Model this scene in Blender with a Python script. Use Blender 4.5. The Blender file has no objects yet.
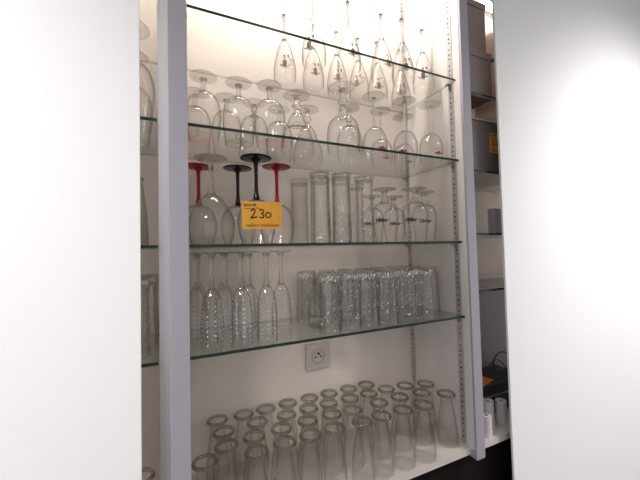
import bpy, bmesh, math, random
from mathutils import Matrix, Vector
random.seed(4)
C = bpy.context.scene.collection
PI = math.pi
CAM_Z = 1.45
# ------------------------------------------------------------------ materials
def new_mat(name):
    m = bpy.data.materials.new(name); m.use_nodes = True
    nt = m.node_tree; nt.nodes.clear()
    out = nt.nodes.new('ShaderNodeOutputMaterial')
    return m, nt, out

def solid(name, col, rough=.5, metal=0, noise=0.0, scale=40, bump=0.0, spec=.5):
    m, nt, out = new_mat(name)
    p = nt.nodes.new('ShaderNodeBsdfPrincipled')
    p.inputs['Base Color'].default_value = (*col, 1)
    p.inputs['Roughness'].default_value = rough
    p.inputs['Metallic'].default_value = metal
    p.inputs['Specular IOR Level'].default_value = spec
    if noise or bump:
        tc = nt.nodes.new('ShaderNodeTexCoord')
        n = nt.nodes.new('ShaderNodeTexNoise'); n.inputs['Scale'].default_value = scale
        n.inputs['Detail'].default_value = 4
        nt.links.new(tc.outputs['Object'], n.inputs['Vector'])
        if noise:
            mx = nt.nodes.new('ShaderNodeMixRGB')
            mx.inputs['Color1'].default_value = (*[c*(1-noise) for c in col], 1)
            mx.inputs['Color2'].default_value = (*[min(1, c*(1+noise)) for c in col], 1)
            nt.links.new(n.outputs['Fac'], mx.inputs['Fac'])
            nt.links.new(mx.outputs['Color'], p.inputs['Base Color'])
        if bump:
            b = nt.nodes.new('ShaderNodeBump'); b.inputs['Strength'].default_value = bump
            b.inputs['Distance'].default_value = .002
            nt.links.new(n.outputs['Fac'], b.inputs['Height'])
            nt.links.new(b.outputs['Normal'], p.inputs['Normal'])
    nt.links.new(p.outputs['BSDF'], out.inputs['Surface'])
    return m

def shell_glass(name, tint=(.95, .95, .94), edge=(.55, .55, .53), rough=.02, f0=.05, bump=0, bscale=120, epow=3.0, frost=0.0, wobble=0):
    """thin walled glass: straight-through transmission, tinted by the longer path at
    glancing angles, with a Schlick fresnel gloss that is the same from both sides"""
    m, nt, out = new_mat(name)
    N = nt.nodes.new; L = nt.links.new
    g = N('ShaderNodeNewGeometry')
    nrm = g.outputs['Normal']
    bnode = None
    if bump or wobble:
        tc = N('ShaderNodeTexCoord')
        bnode = N('ShaderNodeBump'); bnode.inputs['Strength'].default_value = bump or wobble
        bnode.inputs['Distance'].default_value = .003
        if bump:
            v = N('ShaderNodeTexVoronoi'); v.inputs['Scale'].default_value = bscale
            L(tc.outputs['Object'], v.inputs['Vector']); L(v.outputs['Distance'], bnode.inputs['Height'])
        else:
            v = N('ShaderNodeTexNoise'); v.inputs['Scale'].default_value = bscale
            L(tc.outputs['Object'], v.inputs['Vector']); L(v.outputs['Fac'], bnode.inputs['Height'])
        nrm = bnode.outputs['Normal']
    d = N('ShaderNodeVectorMath'); d.operation = 'DOT_PRODUCT'
    L(nrm, d.inputs[0]); L(g.outputs['Incoming'], d.inputs[1])
    ab = N('ShaderNodeMath'); ab.operation = 'ABSOLUTE'; L(d.outputs['Value'], ab.inputs[0])
    inv = N('ShaderNodeMath'); inv.operation = 'SUBTRACT'; inv.inputs[0].default_value = 1; L(ab.outputs[0], inv.inputs[1])
    cl = N('ShaderNodeClamp'); L(inv.outputs[0], cl.inputs['Value'])
    pw = N('ShaderNodeMath'); pw.operation = 'POWER'; pw.inputs[1].default_value = 5; L(cl.outputs[0], pw.inputs[0])
    ml = N('ShaderNodeMath'); ml.operation = 'MULTIPLY_ADD'; ml.inputs[1].default_value = 1-f0; ml.inputs[2].default_value = f0
    L(pw.outputs[0], ml.inputs[0])
    pe = N('ShaderNodeMath'); pe.operation = 'POWER'; pe.inputs[1].default_value = epow; L(cl.outputs[0], pe.inputs[0])
    mx = N('ShaderNodeMixRGB'); mx.inputs['Color1'].default_value = (*tint, 1); mx.inputs['Color2'].default_value = (*edge, 1)
    L(pe.outputs[0], mx.inputs['Fac'])
    tr = N('ShaderNodeBsdfTransparent'); L(mx.outputs['Color'], tr.inputs['Color'])
    gl = N('ShaderNodeBsdfGlossy'); gl.inputs['Roughness'].default_value = rough
    if bnode: L(bnode.outputs['Normal'], gl.inputs['Normal'])
    ms = N('ShaderNodeMixShader'); L(ml.outputs[0], ms.inputs['Fac']); L(tr.outputs[0], ms.inputs[1]); L(gl.outputs[0], ms.inputs[2])
    last = ms
    if frost:
        df = N('ShaderNodeBsdfTranslucent'); df.inputs['Color'].default_value = (.8, .78, .75, 1)
        m2 = N('ShaderNodeMixShader'); m2.inputs['Fac'].default_value = frost
        L(ms.outputs[0], m2.inputs[1]); L(df.outputs[0], m2.inputs[2]); last = m2
    L(last.outputs[0], out.inputs['Surface'])
    return m

def solid_glass(name, col=(.97, .97, .96), thru=.15, rough=.0, ior=1.45):
    """thick glass (stems, knops, heavy bases): refracting, with part of the light going straight on"""
    m, nt, out = new_mat(name); N = nt.nodes.new; L = nt.links.new
    g = N('ShaderNodeBsdfGlass'); g.inputs['IOR'].default_value = ior; g.inputs['Roughness'].default_value = rough
    g.inputs['Color'].default_value = (*col, 1)
    t = N('ShaderNodeBsdfTransparent'); t.inputs['Color'].default_value = (*col, 1)
    ms = N('ShaderNodeMixShader'); ms.inputs['Fac'].default_value = thru
    L(g.outputs[0], ms.inputs[1]); L(t.outputs[0], ms.inputs[2]); L(ms.outputs[0], out.inputs['Surface'])
    return m

def emit(name, col, st):
    m, nt, out = new_mat(name)
    e = nt.nodes.new('ShaderNodeEmission'); e.inputs['Color'].default_value = (*col, 1); e.inputs['Strength'].default_value = st
    nt.links.new(e.outputs[0], out.inputs['Surface']); return m

M_THIN = shell_glass('clear_thin_glass', tint=(.992, .991, .988), edge=(.60, .58, .56), epow=4.0, f0=.035)
M_FOOT = shell_glass('foot_glass', tint=(.955, .952, .944), edge=(.60, .58, .56), epow=3.0, f0=.06)
M_CAR = shell_glass('carafe_glass', tint=(.990, .989, .986), edge=(.74, .73, .70), epow=3.5, f0=.03, rough=.06)
M_CUT = shell_glass('cut_tumbler_glass', tint=(.982, .982, .977), edge=(.62, .61, .59), epow=3.5, f0=.045, rough=.03, wobble=.5, bscale=70)
M_DIMPLE = shell_glass('seeded_glass', tint=(.98, .979, .972), edge=(.58, .56, .53), epow=3.0, f0=.05, rough=.04, bump=.8, bscale=150)
M_SOLID = solid_glass('solid_clear_glass')
M_RIM = solid_glass('solid_rim_glass', col=(.78, .77, .74), thru=.05)
M_BASE = solid_glass('faceted_base_glass', col=(.95, .95, .94), thru=.3, rough=.03)
M_SHELF = shell_glass('shelf_glass', tint=(.972, .98, .975), edge=(.84, .87, .86), epow=6, f0=.035)
M_SHEDGE = solid('green_glass_edge', (.004, .020, .014), rough=.15)
M_SHSIDE = shell_glass('ground_glass_edge', tint=(.70, .74, .72), edge=(.6, .65, .62), f0=.06)
M_RED = solid('red_glass_stem', (.42, .008, .022), rough=.16, spec=.22)
M_BLACK = solid('black_glass_stem', (.008, .007, .009), rough=.16, spec=.22)
M_PURPLE = solid('dark_plum_glass_stem', (.020, .010, .020), rough=.16, spec=.22)
M_UPR = solid('grey_lavender_laminate', (.36, .346, .39), rough=.45, noise=.03, scale=6)
M_SIDE = solid('white_laminate', (.70, .655, .63), rough=.5, noise=.02, scale=5)
M_BACK = solid('back_board_white', (.74, .665, .608), rough=.55, noise=.02, scale=4)
M_BOARD = solid('base_board_white', (.62, .57, .53), rough=.4, noise=.03, scale=8)
M_ALU = solid('aluminium_rail', (.55, .54, .56), rough=.38, metal=.7)
M_SLOT = solid('rail_slot_dark', (.02, .02, .022), rough=.8)
M_CLIP = solid('zinc_clip', (.35, .34, .34), rough=.35, metal=.8)
M_WALL = solid('white_wall_paint', (.93, .93, .93), rough=.7, noise=.01, scale=3)
M_DARK = solid('dark_brown_panel', (.010, .006, .005), rough=.7, noise=.2, scale=12, spec=.15)
M_FLOOR = solid('grey_floor', (.16, .15, .15), rough=.5, noise=.2, scale=5)
M_CEIL = solid('ceiling_white', (.7, .7, .72), rough=.8)
M_CARD = solid('yellow_card', (.75, .36, .035), rough=.7, noise=.06, scale=60)
M_ORANGE = solid('orange_card', (.62, .22, .03), rough=.7)
M_INK = solid('black_ink', (.012, .012, .02), rough=.6)
M_BROWNINK = solid('brown_print', (.30, .11, .02), rough=.7)
M_PRINT = solid('grey_print', (.16, .14, .13), rough=.6)
M_LOGO = solid('red_brown_print', (.17, .065, .05), rough=.6)
M_LOGODARK = solid('dark_brown_print', (.045, .03, .027), rough=.6)
M_LOGORED = solid('red_print', (.40, .01, .025), rough=.5)
M_LOGOBLK = solid('black_print', (.02, .018, .018), rough=.5)
M_CARDBOARD = solid('grey_brown_cardboard', (.24, .195, .18), rough=.8, noise=.08, scale=14)
M_CARDBOARD2 = solid('dark_grey_cardboard', (.16, .135, .125), rough=.8, noise=.08, scale=14)
M_TAPE = solid('flap_edge', (.33, .27, .24), rough=.8)
M_PEACH = solid('peach_paper', (.62, .42, .33), rough=.7, noise=.05, scale=20)
M_PEACHRIM = solid('dark_rim', (.06, .045, .04), rough=.6)
M_OUTLET = solid('outlet_plastic', (.56, .50, .47), rough=.4)
M_BLK = solid('black_plastic', (.012, .012, .014), rough=.45)
M_ROLL = solid('roll_paper', (.62, .57, .58), rough=.8, noise=.03, scale=80)
M_CARTON = solid('white_carton', (.62, .58, .56), rough=.7)
M_CARTON_S = solid('light_grey_carton', (.38, .35, .34), rough=.7)
M_LAV = solid('lavender_panel', (.30, .27, .31), rough=.6)
M_FROST = shell_glass('frosted_vase_glass', tint=(.85, .84, .83), edge=(.4, .39, .38), f0=.05, rough=.2, frost=.35)
M_GLINT = solid('painted_glint_white', (.93, .93, .93), rough=.12, spec=.8)  # white colour stands in for glints on cut and seeded glass
M_LAMP = emit('warm_lamp', (1.0, .93, .84), 1.0)
M_SPOT = emit('ceiling_lamp_glow', (1.0, .97, .95), 130.0)

# ------------------------------------------------------------------ helpers
def obj(name, bm, mats, parent=None, smooth=False, loc=None, recalc=True):
    if recalc: bmesh.ops.recalc_face_normals(bm, faces=bm.faces[:])
    me = bpy.data.meshes.new(name); bm.to_mesh(me); bm.free()
    if not isinstance(mats, (list, tuple)): mats = [mats]
    for m in mats: me.materials.append(m)
    if smooth:
        for p in me.polygons: p.use_smooth = True
        try: me.set_sharp_from_angle(angle=math.radians(50))
        except Exception: pass
    o = bpy.data.objects.new(name, me); C.objects.link(o)
    if parent: o.parent = parent
    if loc: o.location = loc
    return o

def tag(o, label, cat, group=None, kind=None):
    o['label'] = label; o['category'] = cat
    if group: o['group'] = group
    if kind: o['kind'] = kind
    return o

def thing(name, label, cat, loc=(0, 0, 0), rz=0, group=None):
    o = bpy.data.objects.new(name, None); C.objects.link(o)
    o.empty_display_size = .02
    o.location = loc; o.rotation_euler = (0, 0, rz)
    return tag(o, label, cat, group)

def struct(name, bm, m, **k):
    o = obj(name, bm, m, **k); o['kind'] = 'structure'
    o['label'] = k.get('label', name.replace('_', ' ')); return o

def dup(root, loc, rz=None, label=None, group=None):
    r = root.copy(); C.objects.link(r); r.location = loc
    if rz is not None: r.rotation_euler = (0, 0, rz)
    if label: r['label'] = label
    if group: r['group'] = group
    for ch in list(root.children):
        c = ch.copy(); C.objects.link(c); c.parent = r
        for g in ch.children:
            d = g.copy(); C.objects.link(d); d.parent = c
    return r

def box(bm, x0, x1, y0, y1, z0, z1, mi=0, bev=0):
    vs = [bm.verts.new((x, y, z)) for z in (z0, z1) for y in (y0, y1) for x in (x0, x1)]
    fs = []
    for q in ((0, 2, 3, 1), (4, 5, 7, 6), (0, 1, 5, 4), (2, 6, 7, 3), (0, 4, 6, 2), (1, 3, 7, 5)):
        f = bm.faces.new([vs[i] for i in q]); f.material_index = mi; fs.append(f)
    if bev:
        es = list({e for f in fs for e in f.edges})
        r = bmesh.ops.bevel(bm, geom=es, offset=bev, segments=2, affect='EDGES', profile=.5)
        for f in r['faces']: f.material_index = mi
    return fs

def bx(x0, x1, y0, y1, z0, z1, bev=0):
    bm = bmesh.new(); box(bm, x0, x1, y0, y1, z0, z1, 0, bev); return bm

def lathe(bm, prof, seg=48, closed=False, flute=None, mi=0):
    """prof: (r, z) list; r == 0 gives a pole. flute = function(angle, z, r) -> r"""
    rings = []
    for r, z in prof:
        if r <= 1e-7:
            rings.append([bm.verts.new((0, 0, z))])
        else:
            ring = []
            for i in range(seg):
                a = 2*PI*i/seg
                rr = flute(a, z, r) if flute else r
                ring.append(bm.verts.new((rr*math.cos(a), rr*math.sin(a), z)))
            rings.append(ring)
    pairs = list(zip(rings, rings[1:]))
    if closed: pairs.append((rings[-1], rings[0]))
    for A, B in pairs:
        n = max(len(A), len(B))
        if n == 1: continue
        for i in range(seg):
            j = (i+1) % seg
            if len(A) == 1: f = bm.faces.new((A[0], B[j], B[i]))
            elif len(B) == 1: f = bm.faces.new((A[i], A[j], B[0]))
            else: f = bm.faces.new((A[i], A[j], B[j], B[i]))
            f.material_index = mi
    return bm

def smooth_prof(pts, n=5):
    """Catmull-Rom through (r, z) points"""
    out = []
    P = [pts[0]] + list(pts) + [pts[-1]]
    for i in range(1, len(P)-2):
        p0, p1, p2, p3 = P[i-1], P[i], P[i+1], P[i+2]
        for k in range(n):
            t = k/n
            out.append(tuple(max(0, .5*((2*p1[c]) + (-p0[c]+p2[c])*t + (2*p0[c]-5*p1[c]+4*p2[c]-p3[c])*t*t + (-p0[c]+3*p1[c]-3*p2[c]+p3[c])*t**3)) for c in (0, 1)))
    out.append(tuple(pts[-1]))
    return out

def flip(prof, h):
    return [(r, h-z) for r, z in prof]

def vessel(outer, wall=.0012, floor=.003):
    """outer profile from the bottom pole to the rim -> closed thin shell"""
    inner = []
    zb = outer[0][1]
    for r, z in outer:
        rr = max(0, r-wall)
        zz = max(z, zb+floor)
        inner.append((rr, zz))
    inner = inner[::-1]
    inner = [p for i, p in enumerate(inner) if i == 0 or (abs(p[0]-inner[i-1][0])+abs(p[1]-inner[i-1][1])) > 1e-6]
    if inner[-1][0] > 1e-6: inner.append((0, inner[-1][1]))
    return list(outer) + inner

def rad_at(prof, z):
    best = 0
    for (r0, z0), (r1, z1) in zip(prof, prof[1:]):
        lo, hi = min(z0, z1), max(z0, z1)
        if lo-1e-9 <= z <= hi+1e-9 and hi > lo:
            t = (z-z0)/(z1-z0); best = max(best, r0+(r1-r0)*t)
    return best

def disc2(cx, cy, rx, ry=None, n=18):
    ry = ry or rx
    return [(cx+rx*math.cos(2*PI*i/n), cy+ry*math.sin(2*PI*i/n)) for i in range(n)]

def stroke2(pts, w):
    """polyline as a list of quads + round joins"""
    polys = []
    for (x0, y0), (x1, y1) in zip(pts, pts[1:]):
        l = math.hypot(x1-x0, y1-y0) or 1e-9
        nx, ny = -(y1-y0)/l*w/2, (x1-x0)/l*w/2
        polys.append([(x0-nx, y0-ny), (x1-nx, y1-ny), (x1+nx, y1+ny), (x0+nx, y0+ny)])
    for x, y in pts: polys.append(disc2(x, y, w/2, n=8))
    return polys

def text2(s, size, cx=0, cy=0, rot180=False, sx=1.0, bold=.03):
    cu = bpy.data.curves.new('lettering_source', 'FONT'); cu.body = s; cu.size = size; cu.offset = bold*size
    cu.align_x = 'CENTER'; cu.align_y = 'CENTER'; cu.resolution_u = 2
    o = bpy.data.objects.new('lettering_source', cu); C.objects.link(o)
    dg = bpy.context.evaluated_depsgraph_get(); me = o.evaluated_get(dg).to_mesh()
    polys = []
    for p in me.polygons:
        q = [(me.vertices[i].co.x*sx, me.vertices[i].co.y) for i in p.vertices]
        if rot180: q = [(-x, -y) for x, y in q]
        polys.append([(x+cx, y+cy) for x, y in q])
    o.evaluated_get(dg).to_mesh_clear()
    bpy.data.objects.remove(o); bpy.data.curves.remove(cu)
    return polys

def decal(name, parent, prof, polys_by_mat, z0, mats, ang=-PI/2, lift=.0005):
    """print wrapped round the outside of a turned glass"""
    bm = bmesh.new()
    for mi, polys in enumerate(polys_by_mat):
        for q in polys:
            vs = []
            for u, v in q:
                r = rad_at(prof, z0+v)+lift+.00006*mi
                a = ang+u/max(r, .005)
                vs.append(bm.verts.new((r*math.cos(a), r*math.sin(a), z0+v)))
            f = bm.faces.new(vs); f.material_index = mi
    o = obj(name, bm, mats, parent, recalc=False)
    return o

def glint_dots(name, parent, prof, spots, mat, size=.0011, lift=.0002):
    """small white lozenges painted as glints, just proud of a turned surface: (angle, z, scale)"""
    bm = bmesh.new()
    for a, z, k in spots:
        r = rad_at(prof, z)+lift; s = size*k
        def pt(da, dz, dr):
            return bm.verts.new(((r+dr)*math.cos(a+da), (r+dr)*math.sin(a+da), z+dz))
        c = pt(0, 0, s*.5); q = [pt(s/r, 0, -.0001), pt(0, s*1.4, -.0001), pt(-s/r, 0, -.0001), pt(0, -s*1.4, -.0001)]
        for i in range(4): bm.faces.new((c, q[i], q[(i+1) % 4]))
    return obj(name, bm, mat, parent)

ORD = ['first', 'second', 'third', 'fourth', 'fifth', 'sixth', 'seventh', 'eighth', 'ninth', 'tenth', 'eleventh']

# ------------------------------------------------------------------ setting
FLOOR_T = 0.0
struct('floor', bx(-3, 4, -4, .4, -.05, 0), M_FLOOR)
struct('ceiling', bx(-3, 4, -4, .4, 2.75, 2.8), M_CEIL)
struct('wall_back', bx(-3, 4, .29, .4, 0, 2.75), M_WALL)
struct('added_wall_left', bx(-1.9, -.0575, -.030, -.022, 0, 2.75), M_WALL)  # made-up white partition, added to fill the left of the view
struct('added_wall_right', bx(.915, 3.0, -.028, -.022, 0, 2.75), M_WALL)  # likewise added on the right, a white surface filling the view

# ------------------------------------------------------------------ cabinets
Z1, Z2, Z3, Z4, ZB = 1.954, 1.711, 1.4677, 1.249, .867     # shelf tops, base board top
TH = .0065
TOP = 2.50
def rail_bm(x0, x1, y0, y1, z0, z1, face):
    """slotted upright rail; face = +1 slots look towards +X, -1 towards -X"""
    bm = bmesh.new(); box(bm, x0, x1, y0, y1, z0, z1)
    xf = x1 if face > 0 else x0
    ym = (y0+y1)/2; z = z0+.02; k = 0
    while z < z1-.02:
        h = .004 if k % 3 else .0055
        box(bm, xf-.0004, xf+.0004, ym-.0022, ym+.0022, z-h/2, z+h/2, 1)
        z += (.016, .021, .013)[k % 3]; k += 1
    return bm

def make_cabinet(name, label, xl, xr, up_l, up_r, zboard=ZB, side=True):
    """xl..xr is the clear width of the bay"""
    t = thing(name, label, 'display cabinet', ((xl+xr)/2, .115, 0))
    ox, oy = (xl+xr)/2, .115
    def p(nm, bm, m, parent=t):
        o = obj(nm, bm, m, parent); o.matrix_parent_inverse = Matrix.Translation((-ox, -oy, 0)); return o
    p('back_panel', bx(xl-.002, xr+.002, .2475, .262, zboard-.018, TOP), M_BACK)
    p('base_board', bx(xl, xr, .001, .2475, zboard-.018, zboard), M_BOARD)
    p('top_board', bx(xl, xr, -.012, .2475, TOP-.018, TOP), M_SIDE)
    for x0, x1 in up_l:
        p('upright', bx(x0, x1, -.019, -.004, zboard-.026, TOP, .0012), M_UPR)
    for x0, x1 in up_r:
        p('upright', bx(x0, x1, -.019, .262, zboard-.026, TOP, .0012), M_UPR)
    return t, p

cab, P = make_cabinet('display_cabinet', 'wide central white display cabinet with four glass shelves full of glasses', -.0010, .7737,
                      [(-.0116, .0230)], [(.7737, .8075)])
P('side_panel', bx(.7722, .7737, -.012, .2475, ZB, TOP-.018), M_SIDE)
P('side_panel', bx(-.0116, .0045, -.0035, .262, ZB-.019, TOP), M_SIDE)
for y0, y1 in ((.013, .031), (.222, .240)):
    P('shelf_rail', rail_bm(.7697, .7722, y0, y1, ZB+.004, TOP-.03, -1), [M_ALU, M_SLOT])
    P('shelf_rail', rail_bm(.0045, .0075, y0, y1, ZB+.004, TOP-.03, +1), [M_ALU, M_SLOT])
P('kick_panel', bx(-.0116, .8075, .035, .05, .0, ZB-.026), M_DARK)

cabl, P2 = make_cabinet('display_cabinet', 'narrow slice of the neighbouring glass cabinet beside the left grey upright', -.78, -.0196, [], [])
P2('edge_trim', bx(-.0196, -.0116, -.006, .262, ZB-.02, TOP), M_ALU)
P2('shelf_rail', bx(-.0300, -.0196, .012, .030, ZB, TOP-.02), M_ALU)
P2('shelf_rail', bx(-.0240, -.0196, .215, .233, ZB, TOP-.02), M_ALU)
P2('kick_panel', bx(-.78, -.0116, .035, .05, 0, ZB-.026), M_DARK)

cabr, P3 = make_cabinet('display_cabinet', 'dimmer storage cabinet with boxes, beyond the right grey upright', .8075, 1.60, [], [])
P3('kick_panel', bx(.8075, 1.6, .035, .05, 0, ZB-.026), M_DARK)
P3('back_cladding', bx(.8095, 1.6, .235, .2475, ZB, 1.31), M_LAV)
P3('back_rail', bx(.8095, 1.6, .225, .2475, 1.318, 1.334), M_SIDE)

# ---- lamp strip under the cabinet top (above the frame)
def lamp_bar(name, label, x0, x1, y, z, power, col=(1, .90, .80)):
    t = thing(name, label, 'lamp', ((x0+x1)/2, y, z))
    obj('housing', bx(-(x1-x0)/2, (x1-x0)/2, -.02, .02, 0, .018), M_ALU, t)
    e = obj('diffuser', bx(-(x1-x0)/2+.005, (x1-x0)/2-.005, -.016, .016, -.006, 0), emit('lamp_glow_'+str(x0), col, power), t)
    return t
lamp_bar('light_bar', 'warm light bar under the top of the central cabinet, above the picture', .06, .74, .055, TOP-.037, 140)
lamp_bar('light_bar', 'warm light bar under the top of the left cabinet, above the picture', -.5, -.05, .055, TOP-.037, 70)
lamp_bar('light_bar', 'warm light bar under the top of the right cabinet, above the picture', .86, 1.35, .2, TOP-.037, 14)

def add_fill_strip(name, label, x, y, z0, z1, power, side):  # added unseen lamps that brighten the side bays
    t = thing(name, label, 'lamp', (x, y, z0))
    obj('housing', bx(-.012*(side < 0), .012*(side > 0), -.02, .02, 0, z1-z0), M_ALU, t)
    obj('diffuser', bx(min(0, -.004*side), max(0, -.004*side), -.016, .016, .01, z1-z0-.01), emit('fill_strip_glow', (1, .92, .86), power), t)
add_fill_strip('fill_strip', 'added unseen fill light strip at the far end of the right cabinet', 1.588, .03, ZB+.02, TOP-.03, 6, 1)
add_fill_strip('fill_strip', 'added unseen fill light strip at the far end of the left cabinet', -.768, .03, ZB+.02, TOP-.03, 16, -1)

# ------------------------------------------------------------------ glass shelves and clips
def glass_shelf(x0, x1, z, label):
    bm = bmesh.new(); box(bm, x0, x1, 0, .2414, z-TH, z)
    bmesh.ops.recalc_face_normals(bm, faces=bm.faces[:])
    for f in bm.faces:
        f.material_index = 1 if f.normal.y < -.5 else (0 if abs(f.normal.z) > .5 else 2)
    o = obj('glass_shelf', bm, [M_SHELF, M_SHEDGE, M_SHSIDE]); tag(o, label, 'shelf', 'glass shelves of the cabinets'); return o
NM = {Z1: 'top', Z2: 'second', Z3: 'third', Z4: 'lowest'}
what = {Z1: 'holding printed stemmed glasses', Z2: 'holding upturned balloon and wine glasses', Z3: 'behind the yellow number card', Z4: 'holding flutes and tumblers'}
for z in (Z1, Z2, Z3, Z4):
    glass_shelf(.0090, .7690, z, f'{NM[z]} green-edged glass shelf of the central cabinet, {what[z]}')
    glass_shelf(-.76, -.0312, z, f'{NM[z]} glass shelf in the narrow left cabinet slice')
RSH = [(.480, 'upper glass shelf of the right cabinet, under the stacked cardboard boxes'),
       (.236, 'second glass shelf of the right cabinet, under the open dark box'),
       (.041, 'third glass shelf of the right cabinet, under the white cartons'),
       (-.132, 'lowest glass shelf of the right cabinet, empty')]
for zz, lb in RSH: glass_shelf(.8105, 1.58, CAM_Z+zz, lb)

def clip_bm():
    bm = bmesh.new()
    box(bm, -.016, .0, -.004, .004, -.003, -.0002)          # tongue under the glass
    box(bm, -.0035, .0, -.005, .005, -.014, -.0002)         # heel hooked on the rail
    box(bm, -.015, -.013, -.004, .004, -.0065, -.003)
    return bm
clip0 = None
for z in (Z1, Z2, Z3, Z4):
    for x, rz, sd in ((.7690, 0, 'right'), (.0095, PI, 'left')):
        for y, dp in ((.022, 'front'), (.231, 'rear')):
            lb = f'small metal shelf clip under the {dp} {sd} corner of the {NM[z]} central shelf'
            if clip0 is None:
                clip0 = obj('shelf_clip', clip_bm(), M_CLIP); o = clip0
            else:
                o = clip0.copy(); C.objects.link(o)
            o.location = (x, y, z-TH); o.rotation_euler = (0, 0, rz)
            tag(o, lb, 'shelf clip', 'metal shelf clips')

# ------------------------------------------------------------------ wall socket
t = thing('wall_socket', 'square beige power socket on the cabinet back, under the lowest shelf', 'socket', (.400, .2475, CAM_Z-.329))
bm = bmesh.new(); box(bm, -.040, .040, -.009, 0, -.040, .040, 0, .0015)
obj('frame', bm, M_OUTLET, t)
bm = bmesh.new(); box(bm, -.0395, .0395, -.0108, -.0085, -.029, .030, 0, .0008); plate = obj('cover_plate', bm, M_OUTLET, t)
bm = bmesh.new()
lathe(bm, [(.0225, 0), (.0225, .0025), (.0195, .0025), (.0185, -.006), (0, -.006)], 40)
bmesh.ops.transform(bm, matrix=Matrix.Translation((0, -.0108, 0)) @ Matrix.Rotation(PI/2, 4, 'X'), verts=bm.verts[:])
obj('recess_ring', bm, solid('socket_ring', (.42, .37, .345), rough=.4), plate, smooth=True)
bm = bmesh.new()
for x, z, s in ((-.0095, -.002, .0030), (.0095, -.002, .0030)):
    lathe(bm, [(s, -.0005), (s, .0008), (0, .0008)], 14)
    bmesh.ops.transform(bm, matrix=Matrix.Translation((x, -.0112, z)) @ Matrix.Rotation(PI/2, 4, 'X'), verts=[v for v in bm.verts if not v.tag])
    for v in bm.verts: v.tag = True
obj('contact_hole', bm, M_BLK, plate)
bm = bmesh.new(); lathe(bm, [(0, -.002), (.0028, -.002), (.0028, .008), (.0018, .0095), (0, .0095)], 14)
bmesh.ops.transform(bm, matrix=Matrix.Translation((0, -.0108, .009)) @ Matrix.Rotation(PI/2, 4, 'X'), verts=bm.verts[:])
obj('earth_pin', bm, M_BLK, plate)

# ------------------------------------------------------------------ turned glasses (all built upside down: mouth on the shelf)
def kid(t, nm):
    return next(c for c in t.children if c.name.split('.')[0] == nm)

def make_glass(name, label, group, h, foot_r, stem, bowl, wall=.0012, bowl_mat=M_THIN, stem_mat=M_SOLID, foot_mat=M_FOOT, seg=48, foot_cone=.006, floor=.004):
    """right-way-up profiles (z = 0 at the foot); the glass is then stood on its mouth"""
    t = thing(name, label, 'glass', group=group)
    zf = foot_cone
    foot = [(0, 0), (foot_r*.6, 0), (foot_r-.0015, 0), (foot_r, .0012), (foot_r-.001, .0022)] + smooth_prof([(foot_r*.75, .003), (foot_r*.35, zf*.75), (stem[0][0]*1.02, zf+.003)], 4) + [(0, zf+.003)]
    bm = bmesh.new(); lathe(bm, flip(foot, h), seg); obj('foot', bm, foot_mat, t, True)
    sp = smooth_prof(stem, 4); sp = [(0, sp[0][1])] + sp + [(0, sp[-1][1])]
    bm = bmesh.new(); lathe(bm, flip(sp, h), 24); obj('stem', bm, stem_mat, t, True)
    outer = smooth_prof(bowl, 5)
    bm = bmesh.new(); lathe(bm, flip(vessel(outer, wall, floor), h), seg); obj('bowl', bm, bowl_mat, t, True)
    return t, flip(outer, h)

W = lambda x, y, z: (x, y, z+.0004)
AIM = lambda x, y: math.atan2(-.67-y, -x)      # heading of a print turned towards the open front

# ---- top shelf : eleven printed stemmed glasses
g, pf = make_glass('stemmed_beer_glass', '', 'printed stemmed glasses on the top shelf', .205, .034,
                   [(.0065, .006), (.0045, .02), (.0042, .05), (.0045, .068), (.0075, .082)],
                   [(0, .080), (.0075, .081), (.0105, .086), (.018, .105), (.0265, .135), (.0325, .165), (.0335, .185), (.0320, .205)])
octo = [disc2(0, .0005, .0052, .0062)]
arms = []
for s in (-1, 1):
    arms += stroke2([(s*.002, -.004), (s*.0055, -.0075), (s*.009, -.0075), (s*.0105, -.005)], .0024)
    arms += stroke2([(s*.001, -.005), (s*.0022, -.009), (s*.0046, -.0115)], .0022)
arms += stroke2([(0, -.004), (0, -.0115), (.0025, -.0135)], .0022)
arms += stroke2([(-.003, .0165), (.0, .0180), (.0005, .0100)], .0028) + stroke2([(.0065, .0175), (.0105, .0190), (.0085, .0130)], .0028)
arms += stroke2([(-.0025, .0018), (.0025, .0018)], .001)
lines = stroke2([(.011, .010), (.0165, .0125), (.025, .0132)], .0018) + stroke2([(.012, .0085), (.017, .0075), (.022, .0065)], .0015) \
    + stroke2([(.010, .0035), (.015, .002), (.021, -.001)], .0015) + stroke2([(.021, .008), (.0235, .0105)], .0014) + stroke2([(.012, -.002), (.018, -.0055)], .0014)
octo, arms, lines = ([[(x*1.25, y*1.25) for x, y in q] for q in grp] for grp in (octo, arms, lines))
decal('emblem', kid(g, 'bowl'), pf, [octo, arms, lines], .036, [M_LOGO, M_LOGODARK, M_PRINT], ang=-PI/2)
rowf = [(.345, .092), (.449, .082), (.565, .086), (.636, .078), (.728, .090)]
rowb = [(.298, .200), (.392, .205), (.476, .205), (.557, .205), (.626, .197), (.727, .200)]
used = False
for row, lab, pts in (('front', 'front', rowf), ('back', 'back', rowb)):
    for i, (x, y) in enumerate(pts):
        lb = f'octopus-print stemmed glass, {ORD[i]} from left in the {lab} row of the top shelf'
        rz = AIM(x, y)+PI/2
        rz += ((-.4, .35, .6, .3, .0), (.0, .2, .1, -.2, .15, .0))[row == 'back'][i]
        if not used:
            g.location = W(x, y, Z1); g.rotation_euler = (0, 0, rz); g['label'] = lb; used = True
        else: dup(g, W(x, y, Z1), rz, lb)

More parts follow.
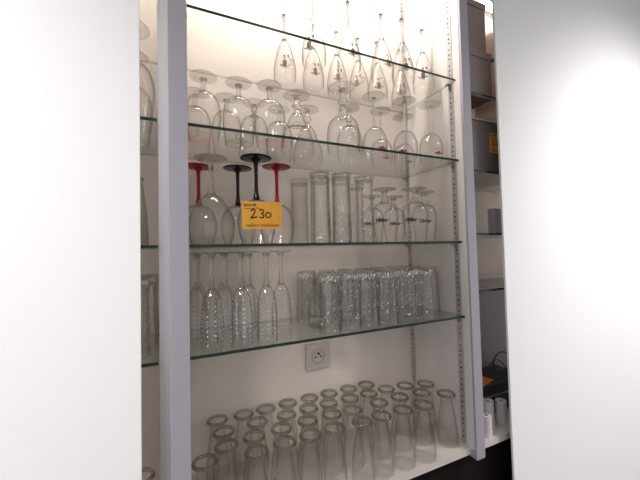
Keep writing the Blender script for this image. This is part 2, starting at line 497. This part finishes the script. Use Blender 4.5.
# ---- second shelf, left: balloon glasses
g, pf = make_glass('balloon_glass', 'upturned clear balloon glass, first from the left in the front row of the second shelf', 'balloon glasses on the second shelf', .155, .032,
                   [(.009, .006), (.0055, .014), (.0065, .024), (.0055, .032), (.011, .041)],
                   [(0, .039), (.012, .0395), (.022, .043), (.032, .054), (.0375, .072), (.0390, .095), (.0375, .120), (.0345, .145), (.0335, .155)])
g.location = W(.062, .103, Z2)
for i, (x, y) in enumerate([(.143, .100), (.2165, .086)]):
    dup(g, W(x, y, Z2), 0, f'upturned clear balloon glass, {ORD[i+1]} from the left in the front row of the second shelf')
for i, (x, y) in enumerate([(.0485, .190), (.1270, .188), (.2010, .1905), (.2775, .2045)]):
    dup(g, W(x, y, Z2), 0, f'upturned clear balloon glass, {ORD[i]} from the left in the back row of the second shelf')

# ---- bell shaped glass with lettering, and its twin behind
g, pf = make_glass('bell_beer_glass', 'upturned bell-shaped glass with dark arched lettering, in front on the second shelf', 'bell glasses on the second shelf', .163, .037,
                   [(.009, .006), (.006, .014), (.009, .022), (.0135, .030), (.009, .038), (.0075, .044), (.012, .053)],
                   [(0, .051), (.012, .0515), (.0175, .058), (.0235, .070), (.031, .090), (.0395, .112), (.0445, .135), (.0455, .152), (.0440, .163)])
txt = text2('smoley', .0160, 0, 0, sx=1.08, bold=.03)
bar = stroke2([(-.021, .0075), (-.008, .0105), (.004, .0115), (.017, .0095)], .0010) + stroke2([(-.014, -.0078), (-.004, -.0088), (.006, -.0088), (.014, -.0078)], .0016)
decal('lettering', kid(g, 'bowl'), pf, [txt, bar], .0665, [M_LOGOBLK, M_LOGODARK])
bm = bmesh.new(); q = text2('moley', .011)
for pl in q: bm.faces.new([bm.verts.new((u, v, .1632)) for u, v in pl])
obj('foot_print', bm, M_PRINT, kid(g, 'foot'), recalc=False)
g.location = W(.303, .122, Z2); g.rotation_euler = (0, 0, -.36)
twin = dup(g, W(.362, .192, Z2), .3, 'upturned bell-shaped glass half hidden behind the lettered bell glass')
for c in kid(twin, 'bowl').children: bpy.data.objects.remove(c)

# ---- big goblet with knop, and smaller printed goblet
g, pf = make_glass('goblet', 'large upturned goblet with ball knop, in front at the middle of the second shelf', 'goblets on the second shelf', .176, .0385,
                   [(.010, .006), (.0065, .015), (.0085, .026), (.0135, .038), (.0085, .049), (.0070, .058), (.0120, .068), (.0150, .078), (.0130, .084)],
                   [(0, .082), (.013, .0825), (.024, .085), (.035, .094), (.0415, .108), (.0440, .128), (.0445, .155), (.0435, .176)])
bm = bmesh.new(); q = text2('SOLA', .0110)
for pl in q: bm.faces.new([bm.verts.new((u, v, .1762)) for u, v in pl])
obj('foot_print', bm, M_PRINT, kid(g, 'foot'), recalc=False)
g.location = W(.411, .060, Z2)
g2, pf = make_glass('goblet', 'smaller upturned goblet with brown printed motif, right of the large knopped goblet', 'goblets on the second shelf', .158, .033,
                    [(.009, .006), (.006, .013), (.0080, .022), (.0115, .031), (.008, .040), (.0065, .047), (.011, .056)],
                    [(0, .054), (.011, .0545), (.020, .058), (.029, .068), (.0355, .085), (.0385, .108), (.0385, .135), (.0365, .158)])
mot = []
random.seed(11)
for k in range(9):
    u, v = -.010+.005*(k % 3)+random.uniform(-.001, .001), .012-.008*(k//3)+random.uniform(-.001, .001)
    mot += stroke2([(u-.002, v), (u, v+.003), (u+.002, v-.002)], .0014)
mot2 = []
for k in range(4):
    for c in range(3):
        u, v = .006+.005*c, .000-.0062*k
        mot2 += stroke2([(u, v), (u+.0012, v+.0028), (u+.0026, v+.0004), (u+.0036, v+.0022)], .0011)
decal('print', kid(g2, 'bowl'), pf, [mot, mot2], .056, [solid('tan_print', (.42, .20, .10), rough=.6), M_LOGODARK])
bm = bmesh.new(); q = text2('SOL', .010)
for pl in q: bm.faces.new([bm.verts.new((u, v, .1582)) for u, v in pl])
obj('foot_print', bm, M_PRINT, kid(g2, 'foot'), recalc=False)
g2.location = W(.470, .128, Z2); g2.rotation_euler = (0, 0, -.1)

# ---- red-emblem wine glasses
g, pf = make_glass('wine_glass', '', 'wine glasses with a red emblem on the second shelf', .175, .0335,
                   [(.007, .005), (.0038, .012), (.0033, .040), (.0033, .075), (.006, .091)],
                   [(0, .089), (.006, .0895), (.015, .0935), (.026, .104), (.0330, .122), (.0350, .140), (.0335, .160), (.0315, .175)])
ball = [disc2(0, 0, .0056)]
barp = [[(-.0125, -.0023), (.0125, -.0023), (.0125, .0023), (-.0125, .0023)]]
letters = text2('MARTINI', .0070, 0, .0125, rot180=True, sx=1.25)
decal('emblem', kid(g, 'bowl'), pf, [barp, ball, letters], .0165, [M_LOGOBLK, M_LOGORED, solid('faint_grey_print', (.42, .36, .34), rough=.7)])
used = False
for i, (x, y) in enumerate([(.518, .068), (.619, .058), (.708, .048)]):
    lb = f'wine glass with red disc emblem, {ORD[i]} from left in the front emblem row'
    rz = (.05, -1.0, -.10)[i]
    if not used: g.location = W(x, y, Z2); g.rotation_euler = (0, 0, rz); g['label'] = lb; used = True
    else: dup(g, W(x, y, Z2), rz, lb)
for i, (x, y) in enumerate([(.593, .140), (.690, .150)]):
    dup(g, W(x, y, Z2), -.2, f'wine glass with red disc emblem, {("left", "right")[i]} one of the two behind the front row')

# ---- third shelf: coloured-stem balloon wine glasses
STEM3 = [(.0085, .006), (.0050, .016), (.0042, .045), (.0046, .078), (.0075, .096), (.010, .1012)]
BOWL3 = [(0, .0995), (.0105, .100), (.022, .1045), (.034, .116), (.0425, .136), (.0445, .155), (.0420, .178), (.0375, .195), (.0350, .205)]
def colour_glass(label, mat, loc):
    g, _ = make_glass('wine_glass', label, 'balloon wine glasses on the third shelf', .205, .0375, STEM3, BOWL3, stem_mat=mat, foot_mat=mat)
    g.location = loc
    for c in g.children:
        if c.name.startswith(('stem', 'foot')): c['label'] = mat.name.replace('_glass_stem', '').replace('_', ' ')+' '+c.name.split('.')[0]
    return g
colour_glass('wine glass with glossy black stem and foot, upturned just behind the yellow card', M_BLACK, W(.174, .064, Z3))
colour_glass('wine glass with dark plum stem, upturned behind and left of the black-stemmed one', M_PURPLE, W(.150, .170, Z3))
colour_glass('wine glass with red stem, upturned right of the black-stemmed glass', M_RED, W(.2425, .1235, Z3))
colour_glass('wine glass with red stem, upturned beside the left upright behind the big clear glass', M_RED, W(.0540, .186, Z3))
g, _ = make_glass('wine_glass', 'big all-clear wine glass, upturned in front beside the left upright on third shelf', 'balloon wine glasses on the third shelf', .195, .0365,
                  [(.010, .006), (.0065, .014), (.0060, .040), (.0068, .066), (.010, .082), (.0135, .0862)],
                  [(0, .084), (.013, .0845), (.022, .092), (.033, .106), (.0435, .124), (.0495, .142), (.0500, .158), (.0470, .179), (.0430, .195)])
g.location = W(.073, .066, Z3)

# ---- yellow number card resting against the black-stemmed glass
def card_thing(name, label, w, h, loc, rot, number, num_size, seed=0, small='veiling makelaar'):
    t = thing(name, label, 'price card', loc); t.rotation_euler = rot
    bm = bx(-w/2, w/2, 0, .0006, -h/2, h/2); paper = obj('paper', bm, M_CARD, t)
    def flat(nm, polys, m, d):
        bm = bmesh.new()
        for q in polys: bm.faces.new([bm.verts.new((u, -d, v)) for u, v in q])
        return obj(nm, bm, m, paper, recalc=False)
    flat('handwritten_number', number, M_INK, .0003)
    pr = text2(small, .0098, .001, -h/2+.0080, sx=1.22*w/.09)
    flat('small_print', pr, M_BROWNINK, .0003)
    lg = text2('BOPA', .0075, -w/2+.017, h/2-.0085, sx=1.3) + stroke2([(-w/2+.030, h/2-.011), (-w/2+.040, h/2-.016)], .0009) \
        + [[(-w/2+.026, h/2-.006), (-w/2+.031, h/2-.004), (-w/2+.032, h/2-.008), (-w/2+.028, h/2-.009)]] \
        + [[(-w/2+.006, h/2-.015), (-w/2+.034, h/2-.015), (-w/2+.034, h/2-.0162), (-w/2+.006, h/2-.0162)]]
    flat('printed_logo', lg, M_LOGODARK, .0003)
    return t
n2 = [(-.0085, .007), (-.006, .0105), (-.002, .0105), (.0, .007), (-.002, .002), (-.0065, -.005), (-.010, -.0085), (-.005, -.0075), (.003, -.006)]
n3 = [(-.0055, .009), (-.001, .011), (.003, .009), (.0025, .004), (-.001, .002), (.0035, -.001), (.0035, -.006), (-.0005, -.008), (-.005, -.0065)]
n0 = [(.006*math.cos(a*PI/7+1.2), .0055*math.sin(a*PI/7+1.2)) for a in range(15)]
off = lambda pts, dx, dy: [(x+dx, y+dy) for x, y in pts]
num230 = stroke2(off(n2, -.016, .002), .0031) + stroke2(off(n3, -.0005, .002), .0029) + stroke2(off(n0, .0135, .0005), .0028)
card_thing('number_card', 'yellow card numbered 230, leaning on the upturned wine glasses', .090, .060, (.1745, .0135, Z3+.0475+.0155), (math.radians(2), math.radians(-1.0), 0), num230, .02)

# ---- tall dimpled tumblers
g = thing('beer_tumbler', 'tall dimpled tumbler, upturned', 'glass', group='tall dimpled tumblers on the third shelf')
hh = .186
outer = smooth_prof([(0, 0), (.0255, 0), (.0270, .003), (.0268, .012), (.0248, .018), (.0243, .05), (.0250, .11), (.0262, .165), (.0258, .186)], 4)
bm = bmesh.new(); lathe(bm, flip(vessel(outer, .002, .014), hh), 48); obj('body', bm, M_DIMPLE, g, True)
bm = bmesh.new(); lathe(bm, flip([(0, .0016), (.0225, .0016), (.0236, .004), (.0234, .011), (.020, .0135), (.012, .0115), (0, .0105)], hh), 40); obj('base', bm, M_BASE, g, True)
random.seed(9)
tp = [(r, hh-z) for r, z in outer]
glint_dots('bubble_glints', kid(g, 'body'), tp, [(2*PI*random.random(), random.uniform(.005, hh-.02), random.uniform(.4, .9)) for _ in range(110)], M_GLINT, .0015)  # white dots paint the sparkle of the seeded glass
tall = [(.345, .078, 'left of the three in front'), (.405, .070, 'middle of the three in front'), (.486, .082, 'right of the three in front'),
        (.325, .175, 'leftmost of all, just right of the yellow card'), (.377, .136, 'behind the left gap of the front three'), (.438, .130, 'behind the right gap of the front three'), (.520, .185, 'rearmost, behind the right front one')]
for i, (x, y, d) in enumerate(tall):
    lb = f'tall dimpled tumbler on the third shelf, {d}'
    if i == 0: g.location = W(x, y, Z3); g['label'] = lb
    else: dup(g, W(x, y, Z3), i*.7, lb)

# ---- upturned goblets with dark lettering
g, pf = make_glass('goblet', '', 'lettered goblets on the third shelf', .155, .0345,
                   [(.011, .006), (.0070, .013), (.0075, .022), (.011, .032), (.014, .0402)],
                   [(0, .038), (.014, .0385), (.023, .043), (.031, .052), (.0360, .066), (.0368, .085), (.0345, .110), (.0310, .135), (.0295, .155)])
decal('lettering', kid(g, 'bowl'), pf, [text2('HMm', .0150, 0, 0, sx=.95, bold=.06), stroke2([(.017, .001), (.024, .0005)], .0025)], .062, [M_LOGOBLK, M_PRINT])
gob = [(.553, .078, -.95, 'leftmost, right of the tall dimpled tumblers'), (.635, .045, -1.1, 'in front, right of the others'),
       (.704, .082, -.70, 'rightmost, nearest the right side panel'), (.664, .180, -.6, 'at the back, between two front ones'), (.586, .192, -.9, 'at the back, behind the leftmost one')]
for i, (x, y, rz, d) in enumerate(gob):
    lb = f'upturned goblet with dark lettering on the third shelf, {d}'
    if i == 0: g.location = W(x, y, Z3); g.rotation_euler = (0, 0, rz); g['label'] = lb
    else: dup(g, W(x, y, Z3), rz, lb)

# ---- flutes on the lowest shelf
g, pf = make_glass('champagne_flute', '', 'champagne flutes on the lowest shelf', .202, .0265,
                   [(.0085, .005), (.0058, .012), (.0048, .03), (.0046, .055), (.0065, .074), (.0085, .0802)],
                   [(0, .0785), (.0085, .079), (.0135, .086), (.0185, .100), (.0225, .125), (.0240, .150), (.0238, .175), (.0230, .202)], wall=.0014)
glint_dots('engraved_glints', kid(g, 'bowl'), pf, [(2*PI*c/9+.0*r, .012+.0098*r, (1.0, .55, .8)[(r+c) % 3]) for c in range(9) for r in range(10)], M_GLINT, .0017)  # engraved columns, coloured white so the dots read as glints
fl = [('front', [(.0685, .031), (.1290, .030), (.1850, .030)]), ('second', [(.0405, .088), (.1030, .086), (.1570, .083), (.2300, .064)]), ('back', [(.0480, .150), (.1080, .160), (.1660, .160)])]
used = False
for rn, pts in fl:
    for i, (x, y) in enumerate(pts):
        lb = f'upturned champagne flute, {ORD[i]} from the left in the {rn} row of the lowest shelf'
        if not used: g.location = W(x, y, Z4); g['label'] = lb; used = True
        else: dup(g, W(x, y, Z4), random.uniform(0, 6), lb)

# ---- faceted highball tumblers on the lowest shelf (upturned)
def facet(n, depth, z0, z1):
    def f(a, z, r):
        k = min(1, max(0, (z-z0)/.01))*min(1, max(0, (z1-z)/.01))
        return r*(1-depth*k*abs(math.sin(a*n/2)))
    return f
g = thing('highball_tumbler', '', 'glass', group='faceted tumblers on the lowest shelf')
hh = .140
outer = smooth_prof([(0, 0), (.0225, 0), (.0245, .003), (.0250, .012), (.0250, .030), (.0262, .075), (.0280, .125), (.0282, .140)], 4)
bm = bmesh.new(); lathe(bm, flip(vessel(outer, .0024, .018), hh), 60, flute=facet(10, .055, .0, .125)); obj('body', bm, M_CUT, g, True)
bm = bmesh.new(); lathe(bm, flip([(0, .0012), (.020, .0012), (.0220, .004), (.0225, .012), (.0205, .0165), (.013, .0150), (0, .0142)], hh), 60, flute=facet(14, .10, .0, .2)); obj('base', bm, M_BASE, g, True)
random.seed(7)
tp = [(r*.985, hh-z) for r, z in outer]
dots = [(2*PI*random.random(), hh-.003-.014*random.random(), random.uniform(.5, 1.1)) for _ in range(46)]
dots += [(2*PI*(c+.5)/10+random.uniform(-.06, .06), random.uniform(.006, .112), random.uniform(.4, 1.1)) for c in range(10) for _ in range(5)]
glint_dots('cut_glints', kid(g, 'body'), tp, dots, M_GLINT, .0019)  # white dots painted in place of sparkle on base and ridges
rows = [('front', [(.345, .036), (.404, .035), (.462, .037), (.520, .034), (.585, .036), (.648, .035)]),
        ('second', [(.408, .096), (.474, .098), (.538, .095), (.602, .097), (.666, .096), (.733, .098)]),
        ('third', [(.332, .158), (.396, .157), (.460, .158), (.524, .157), (.588, .158), (.652, .157), (.716, .160)]),
        ('back', [(.362, .212), (.425, .210), (.488, .212), (.550, .211), (.612, .212), (.674, .210), (.739, .2135)])]
used = False
for rn, pts in rows:
    for i, (x, y) in enumerate(pts):
        lb = f'upturned faceted tumbler, {ORD[i]} from the left in the {rn} tumbler row of the lowest shelf'
        if not used: g.location = W(x, y, Z4); g['label'] = lb; used = True
        else: dup(g, W(x, y, Z4), random.uniform(0, 6), lb)
t = thing('whisky_tumbler', 'short upright tumbler with thick base, at the left front corner of the faceted tumblers', 'glass', W(.337, .097, Z4))
outer = smooth_prof([(0, 0), (.0225, 0), (.0245, .003), (.0248, .02), (.0262, .06), (.0275, .082)], 4)
bm = bmesh.new(); lathe(bm, vessel(outer, .0022, .026), 60, flute=facet(10, .04, 0, .08)); obj('body', bm, M_CUT, t, True)
bm = bmesh.new(); lathe(bm, [(0, .0012), (.0205, .0012), (.0222, .004), (.0228, .021), (.019, .025), (.010, .0235), (0, .023)], 60, flute=facet(12, .08, 0, .2)); obj('base', bm, M_BASE, t, True)

# ---- small carafes on the base board
g = thing('carafe', '', 'carafe', group='small carafes on the cabinet base')
outer = smooth_prof([(0, 0), (.026, 0), (.0290, .003), (.0296, .012), (.0284, .032), (.0255, .066), (.0212, .096), (.0182, .116), (.0172, .126), (.0195, .134), (.0236, .142)], 5)
bm = bmesh.new(); lathe(bm, vessel(outer, .0016, .004), 48); obj('body', bm, M_CAR, g, True)
bm = bmesh.new()
R, rr = .0232, .0036
lathe(bm, [(R+rr*math.cos(2*PI*k/12), .1432+1.15*rr*math.sin(2*PI*k/12)) for k in range(12)], 48, closed=True); obj('rim', bm, M_RIM, g, True)
rows = [('front', [(.052, .050), (.1575, .033), (.223, .038), (.287, .039), (.352, .039), (.428, .033), (.489, .035), (.558, .033), (.627, .028), (.734, .049)]),
        ('second', [(.101, .087), (.165, .094), (.234, .097), (.3055, .100), (.375, .100), (.437, .095), (.524, .096), (.5985, .096), (.675, .090)]),
        ('third', [(.103, .148), (.187, .153), (.266, .152), (.332, .157), (.395, .158), (.4640, .156), (.530, .157), (.5955, .158), (.664, .151), (.730, .130)]),
        ('back', [(.095, .211), (.163, .208), (.225, .2105), (.290, .2130), (.358, .2135), (.423, .214), (.492, .214), (.558, .214)])]
used = False
for rn, pts in rows:
    for i, (x, y) in enumerate(pts):
        lb = f'small flared glass carafe, {ORD[i]} from the left in the {rn} row on the cabinet base'
        if not used: g.location = W(x, y, ZB); g['label'] = lb; used = True
        else: dup(g, W(x, y, ZB), random.uniform(0, 6), lb)
carafe0 = g

# ------------------------------------------------------------------ left cabinet slice
g, pf = make_glass('balloon_glass', 'big upturned balloon glass in the left cabinet slice, on its second shelf', 'glasses in the left cabinet slice', .215, .040,
                   [(.009, .006), (.006, .014), (.006, .05), (.008, .068), (.011, .0765)],
                   [(0, .0745), (.011, .075), (.028, .079), (.041, .094), (.0475, .118), (.0480, .145), (.0440, .180), (.0400, .215)])
g.location = W(-.086, .075, Z2)
dup(g, W(-.096, .185, Z2), 0, 'big upturned balloon glass in the left cabinet slice, behind the nearer one')
t = thing('vase', 'tall frosted glass vase in the left cabinet slice, on its third shelf', 'vase', W(-.082, .130, Z3))
outer = smooth_prof([(0, 0), (.024, 0), (.027, .004), (.0265, .03), (.0235, .08), (.0180, .125), (.0165, .140), (.0175, .150)], 4)
bm = bmesh.new(); lathe(bm, vessel(outer, .002, .006), 48); obj('body', bm, M_FROST, t, True)
bm = bmesh.new(); lathe(bm, [(.0170+.0015*math.cos(2*PI*k/10), .151+.0018*math.sin(2*PI*k/10)) for k in range(10)], 40, closed=True); obj('rim', bm, M_RIM, t, True)
g = thing('beer_tumbler', 'heavy-rimmed tumbler in the left cabinet slice, nearer one on its lowest shelf', 'glass', W(-.076, .050, Z4), group='tumblers in the left cabinet slice')
outer = smooth_prof([(0, 0), (.0265, 0), (.0285, .003), (.0290, .016), (.0275, .022), (.0270, .06), (.0285, .115), (.0290, .152)], 4)
bm = bmesh.new(); lathe(bm, flip(vessel(outer, .0025, .018), .152), 48, flute=facet(12, .04, 0, .2)); obj('body', bm, M_DIMPLE, g, True)
bm = bmesh.new(); lathe(bm, flip([(0, .0012), (.0245, .0012), (.0258, .004), (.0262, .015), (.022, .0175), (0, .016)], .152), 48); obj('base', bm, M_BASE, g, True)
dup(g, W(-.068, .128, Z4), .5, 'heavy-rimmed tumbler in the left cabinet slice, farther one on its lowest shelf')
dup(g, W(-.068, .200, Z4), .9, 'heavy-rimmed tumbler in the left cabinet slice, rearmost on its lowest shelf')
dup(carafe0, W(-.068, .060, ZB), 0, 'flared glass carafe on the base board of the left cabinet slice', 'glasses in the left cabinet slice')

# ------------------------------------------------------------------ right cabinet contents
def carton(name, label, x0, x1, y0, y1, z0, z1, mat, flap=None, cat='box', group=None):
    cx, cy = (x0+x1)/2, (y0+y1)/2
    t = thing(name, label, cat, (cx, cy, z0+.0004), group=group)
    w, d, h = (x1-x0)/2, (y1-y0)/2, z1-z0
    obj('body', bx(-w, w, -d, d, 0, h-.008 if flap else h, .0015), mat, t)
    if flap == 'lid':
        obj('lid', bx(-w-.003, w+.003, -d-.003, d+.003, h-.022, h, .0015), mat, t)
    elif flap == 'flaps':
        bm = bmesh.new()
        box(bm, -w, w, -d-.004, -.003, h-.0075, h-.003); box(bm, -w, w, .003, d+.004, h-.0075, h-.003)
        obj('flap', bm, M_TAPE, t)
    return t
SA, SB, SC, SD = (CAM_Z+z for z, _ in RSH)
carton('cardboard_box', 'plain grey-brown cardboard box, lower of the two stacked in the right cabinet', .822, .950, .016, .190, SA, SA+.152, M_CARDBOARD, 'lid', group='stacked cardboard boxes')
carton('cardboard_box', 'plain grey-brown cardboard box with lid, upper of the two stacked in the right cabinet', .818, .935, .018, .180, SA+.1525, SA+.318, M_CARDBOARD, 'lid', group='stacked cardboard boxes')
carton('cardboard_box', 'wide dark grey open-flapped box under the stacked cardboard boxes', .815, 1.14, .022, .210, SB, SB+.176, M_CARDBOARD2, 'flaps')
n6 = [(.004, .010), (-.002, .007), (-.005, .0), (-.004, -.006), (.0, -.008), (.004, -.005), (.003, .0), (-.003, -.001)]
numr = stroke2(off(n2, -.017, .000), .0023) + stroke2(off(n3, -.004, .000), .0022) + stroke2(off(n6, .011, .0), .0021)
card_thing('number_card', 'yellow number card stuck on the wide dark box in the right cabinet', .078, .066, (.975, .0212, CAM_Z+.339), (0, math.radians(1.5), 0), numr, .02)
carton('carton', 'small white carton standing on the third right shelf', 1.000, 1.085, .060, .088, SC, SC+.088, M_CARTON, group='white cartons')
t = thing('canister', 'peach round-topped canister behind the cardboard boxes, top right', 'canister', W(1.128, .135, SA))
bm = bmesh.new(); lathe(bm, smooth_prof([(0, 0), (.066, 0), (.070, .004), (.070, .20)], 3)+[(0, .20)], 48); obj('body', bm, M_PEACH, t, True)
bm = bmesh.new(); lathe(bm, [(0, .2), (.072, .2), (.072, .212), (0, .212)], 48); obj('band', bm, M_PEACHRIM, t, True)
bm = bmesh.new(); lathe(bm, [(0, .212)]+smooth_prof([(.070, .212), (.070, .25), (.066, .285), (.052, .318), (.028, .338), (0, .344)], 5), 48); obj('lid', bm, M_PEACH, t, True)
# paper rolls
def roll_bm(r, h, hole):
    bm = bmesh.new(); lathe(bm, [(hole, 0), (r, 0), (r, h), (hole, h), (hole, h-.02), (hole, 0)], 36); return bm
for i, (x, y, r, h, lb) in enumerate(((.866, .020, .0150, .063, 'white paper roll standing nearest the right upright on the base board'),
                                       (.922, .056, .0170, .080, 'taller white paper roll standing behind the small one'),
                                       (.975, .050, .0170, .072, 'white paper roll at the far right, partly behind the white wall'))):
    t = thing('paper_roll', lb, 'paper roll', W(x, y, ZB), group='white paper rolls')
    obj('paper', roll_bm(r, h, .0055), M_ROLL, t, True)
    bm = bmesh.new(); lathe(bm, [(.0054, .002), (.0054, h-.002), (.004, h-.002), (.004, .002)], 24, closed=True); obj('core', bm, M_BLK, t, True)
# black device with cables and an orange card on it
t = thing('black_device', 'black electronic box on the base board behind the paper rolls', 'device', W(1.05, .150, ZB))
bm = bmesh.new(); box(bm, -.150, .130, -.055, .070, .004, .102, 0, .004); obj('body', bm, M_BLK, t)
bm = bmesh.new()
for x in (-.13, .11):
    for y in (-.04, .055): box(bm, x-.008, x+.008, y-.008, y+.008, 0, .004)
obj('rubber_feet', bm, M_BLK, t)
bm = bmesh.new(); box(bm, -.135, .115, -.0565, -.0545, .060, .066); obj('front_slot', bm, M_CLIP, t)
def tube(name, pts, r, m, parent=None):
    cu = bpy.data.curves.new(name, 'CURVE'); cu.dimensions = '3D'; cu.bevel_depth = r; cu.bevel_resolution = 3
    s = cu.splines.new('NURBS'); s.points.add(len(pts)-1); s.use_endpoint_u = True; s.order_u = 4
    for p, q in zip(s.points, pts): p.co = (*q, 1)
    cu.materials.append(m); t0 = bpy.data.objects.new(name, cu); C.objects.link(t0)
    me = bpy.data.meshes.new_from_object(t0.evaluated_get(bpy.context.evaluated_depsgraph_get()))
    bpy.data.objects.remove(t0); bpy.data.curves.remove(cu)
    o = bpy.data.objects.new(name, me); C.objects.link(o)
    if parent: o.parent = parent
    return o
zc = ZB+.1025
c = tube('power_cable', [(1.16, .17, zc+.003), (1.12, .15, zc+.004), (1.06, .14, zc+.02), (1.09, .16, zc+.05), (1.16, .18, zc+.07), (1.24, .19, zc+.04), (1.26, .15, ZB+.06), (1.28, .12, ZB+.004)], .0028, M_BLK)
tag(c, 'black looped cable lying on the black device', 'cable', 'black cables')
c = tube('power_cable', [(.99, .17, zc+.003), (1.04, .19, zc+.004), (1.09, .18, zc+.012), (1.15, .20, zc+.03), (1.2, .21, zc+.02), (1.25, .2, ZB+.05), (1.3, .15, ZB+.004)], .0024, M_BLK)
tag(c, 'thinner black cable trailing along the back of the black device', 'cable', 'black cables')
o = obj('orange_card', bx(-.045, .045, -.03, .03, 0, .0008), M_ORANGE, None, loc=(.985, .135, ZB+.1028)); o.rotation_euler = (0, 0, .25)
tag(o, 'small orange card lying on the black device', 'card')

# ------------------------------------------------------------------ room lamps
def ceiling_spot(x, y, label, r=.035):
    t = thing('ceiling_lamp', label, 'lamp', (x, y, 2.75), group='round ceiling lamps of the room')
    bm = bmesh.new(); lathe(bm, [(r+.012, 0), (r+.012, -.012), (r, -.012), (r, -.004), (r, 0)], 32); obj('ring', bm, M_ALU, t, True)
    bm = bmesh.new(); lathe(bm, [(0, -.006), (r, -.006), (r, -.004), (0, -.004)], 32); obj('bulb', bm, M_SPOT, t)
for i, (x, y) in enumerate([(x+.2*(k % 2), y) for k, y in enumerate((-.9, -1.5, -2.1, -2.7, -3.4)) for x in (-1.0, -.25, .5, 1.25)]):
    ceiling_spot(x, y, f'round ceiling lamp of the room, outside the picture', .026)

def spot(name, loc, aim, power, angle, blend=.6, size=.04, col=(1, .97, .96)):
    l = bpy.data.lights.new(name, 'SPOT'); l.energy = power; l.spot_size = math.radians(angle); l.spot_blend = blend
    l.shadow_soft_size = size; l.color = col
    o = bpy.data.objects.new(name, l); C.objects.link(o); o.location = loc
    d = Vector(aim)-Vector(loc); o.rotation_euler = d.to_track_quat('-Z', 'Y').to_euler()
    return o
# added unseen fill spots that brighten the added white walls beside the cabinets
spot('wall_fill_spot', (-.95, -1.2, 2.68), (-.72, -.05, 1.35), 190, 78, blend=1.0, size=.25)
spot('wall_fill_spot', (1.95, -1.2, 2.68), (1.70, -.05, 1.35), 210, 78, blend=1.0, size=.25)

w = bpy.data.worlds.new('room_ambient'); bpy.context.scene.world = w; w.use_nodes = True
bg = w.node_tree.nodes['Background']; bg.inputs['Color'].default_value = (.98, .94, .95, 1); bg.inputs['Strength'].default_value = .60

# ------------------------------------------------------------------ camera
M = [[0.9090597287946776, -0.4159561083985678, -0.024308956572964825],
     [0.00841495897694838, -0.040001668338882405, 0.9991641781987194],
     [0.4165808420332885, 0.9085044757270186, 0.03286365218309404]]
cd = bpy.data.cameras.new('camera'); cam = bpy.data.objects.new('camera', cd); C.objects.link(cam)
r, u, f = (Vector(v) for v in M)
u = f.cross(r)*-1 if f.cross(r).dot(u) < 0 else f.cross(r)
mw = Matrix(((r.x, u.x, -f.x, 0), (r.y, u.y, -f.y, -.67), (r.z, u.z, -f.z, CAM_Z), (0, 0, 0, 1)))
cam.matrix_world = mw
cd.sensor_width = 36; cd.lens = 314.53*36/640; cd.clip_start = .01
sc = bpy.context.scene
sc.camera = cam
sc.view_settings.view_transform = 'Standard'; sc.view_settings.look = 'None'
sc.view_settings.gamma = 1; sc.view_settings.exposure = .10; sc.view_settings.use_curve_mapping = False
cy = sc.cycles
cy.max_bounces = 14; cy.transparent_max_bounces = 96; cy.transmission_bounces = 12; cy.glossy_bounces = 4; cy.diffuse_bounces = 3
cy.caustics_refractive = True; cy.caustics_reflective = False
cy.sample_clamp_indirect = 6; cy.blur_glossy = 0
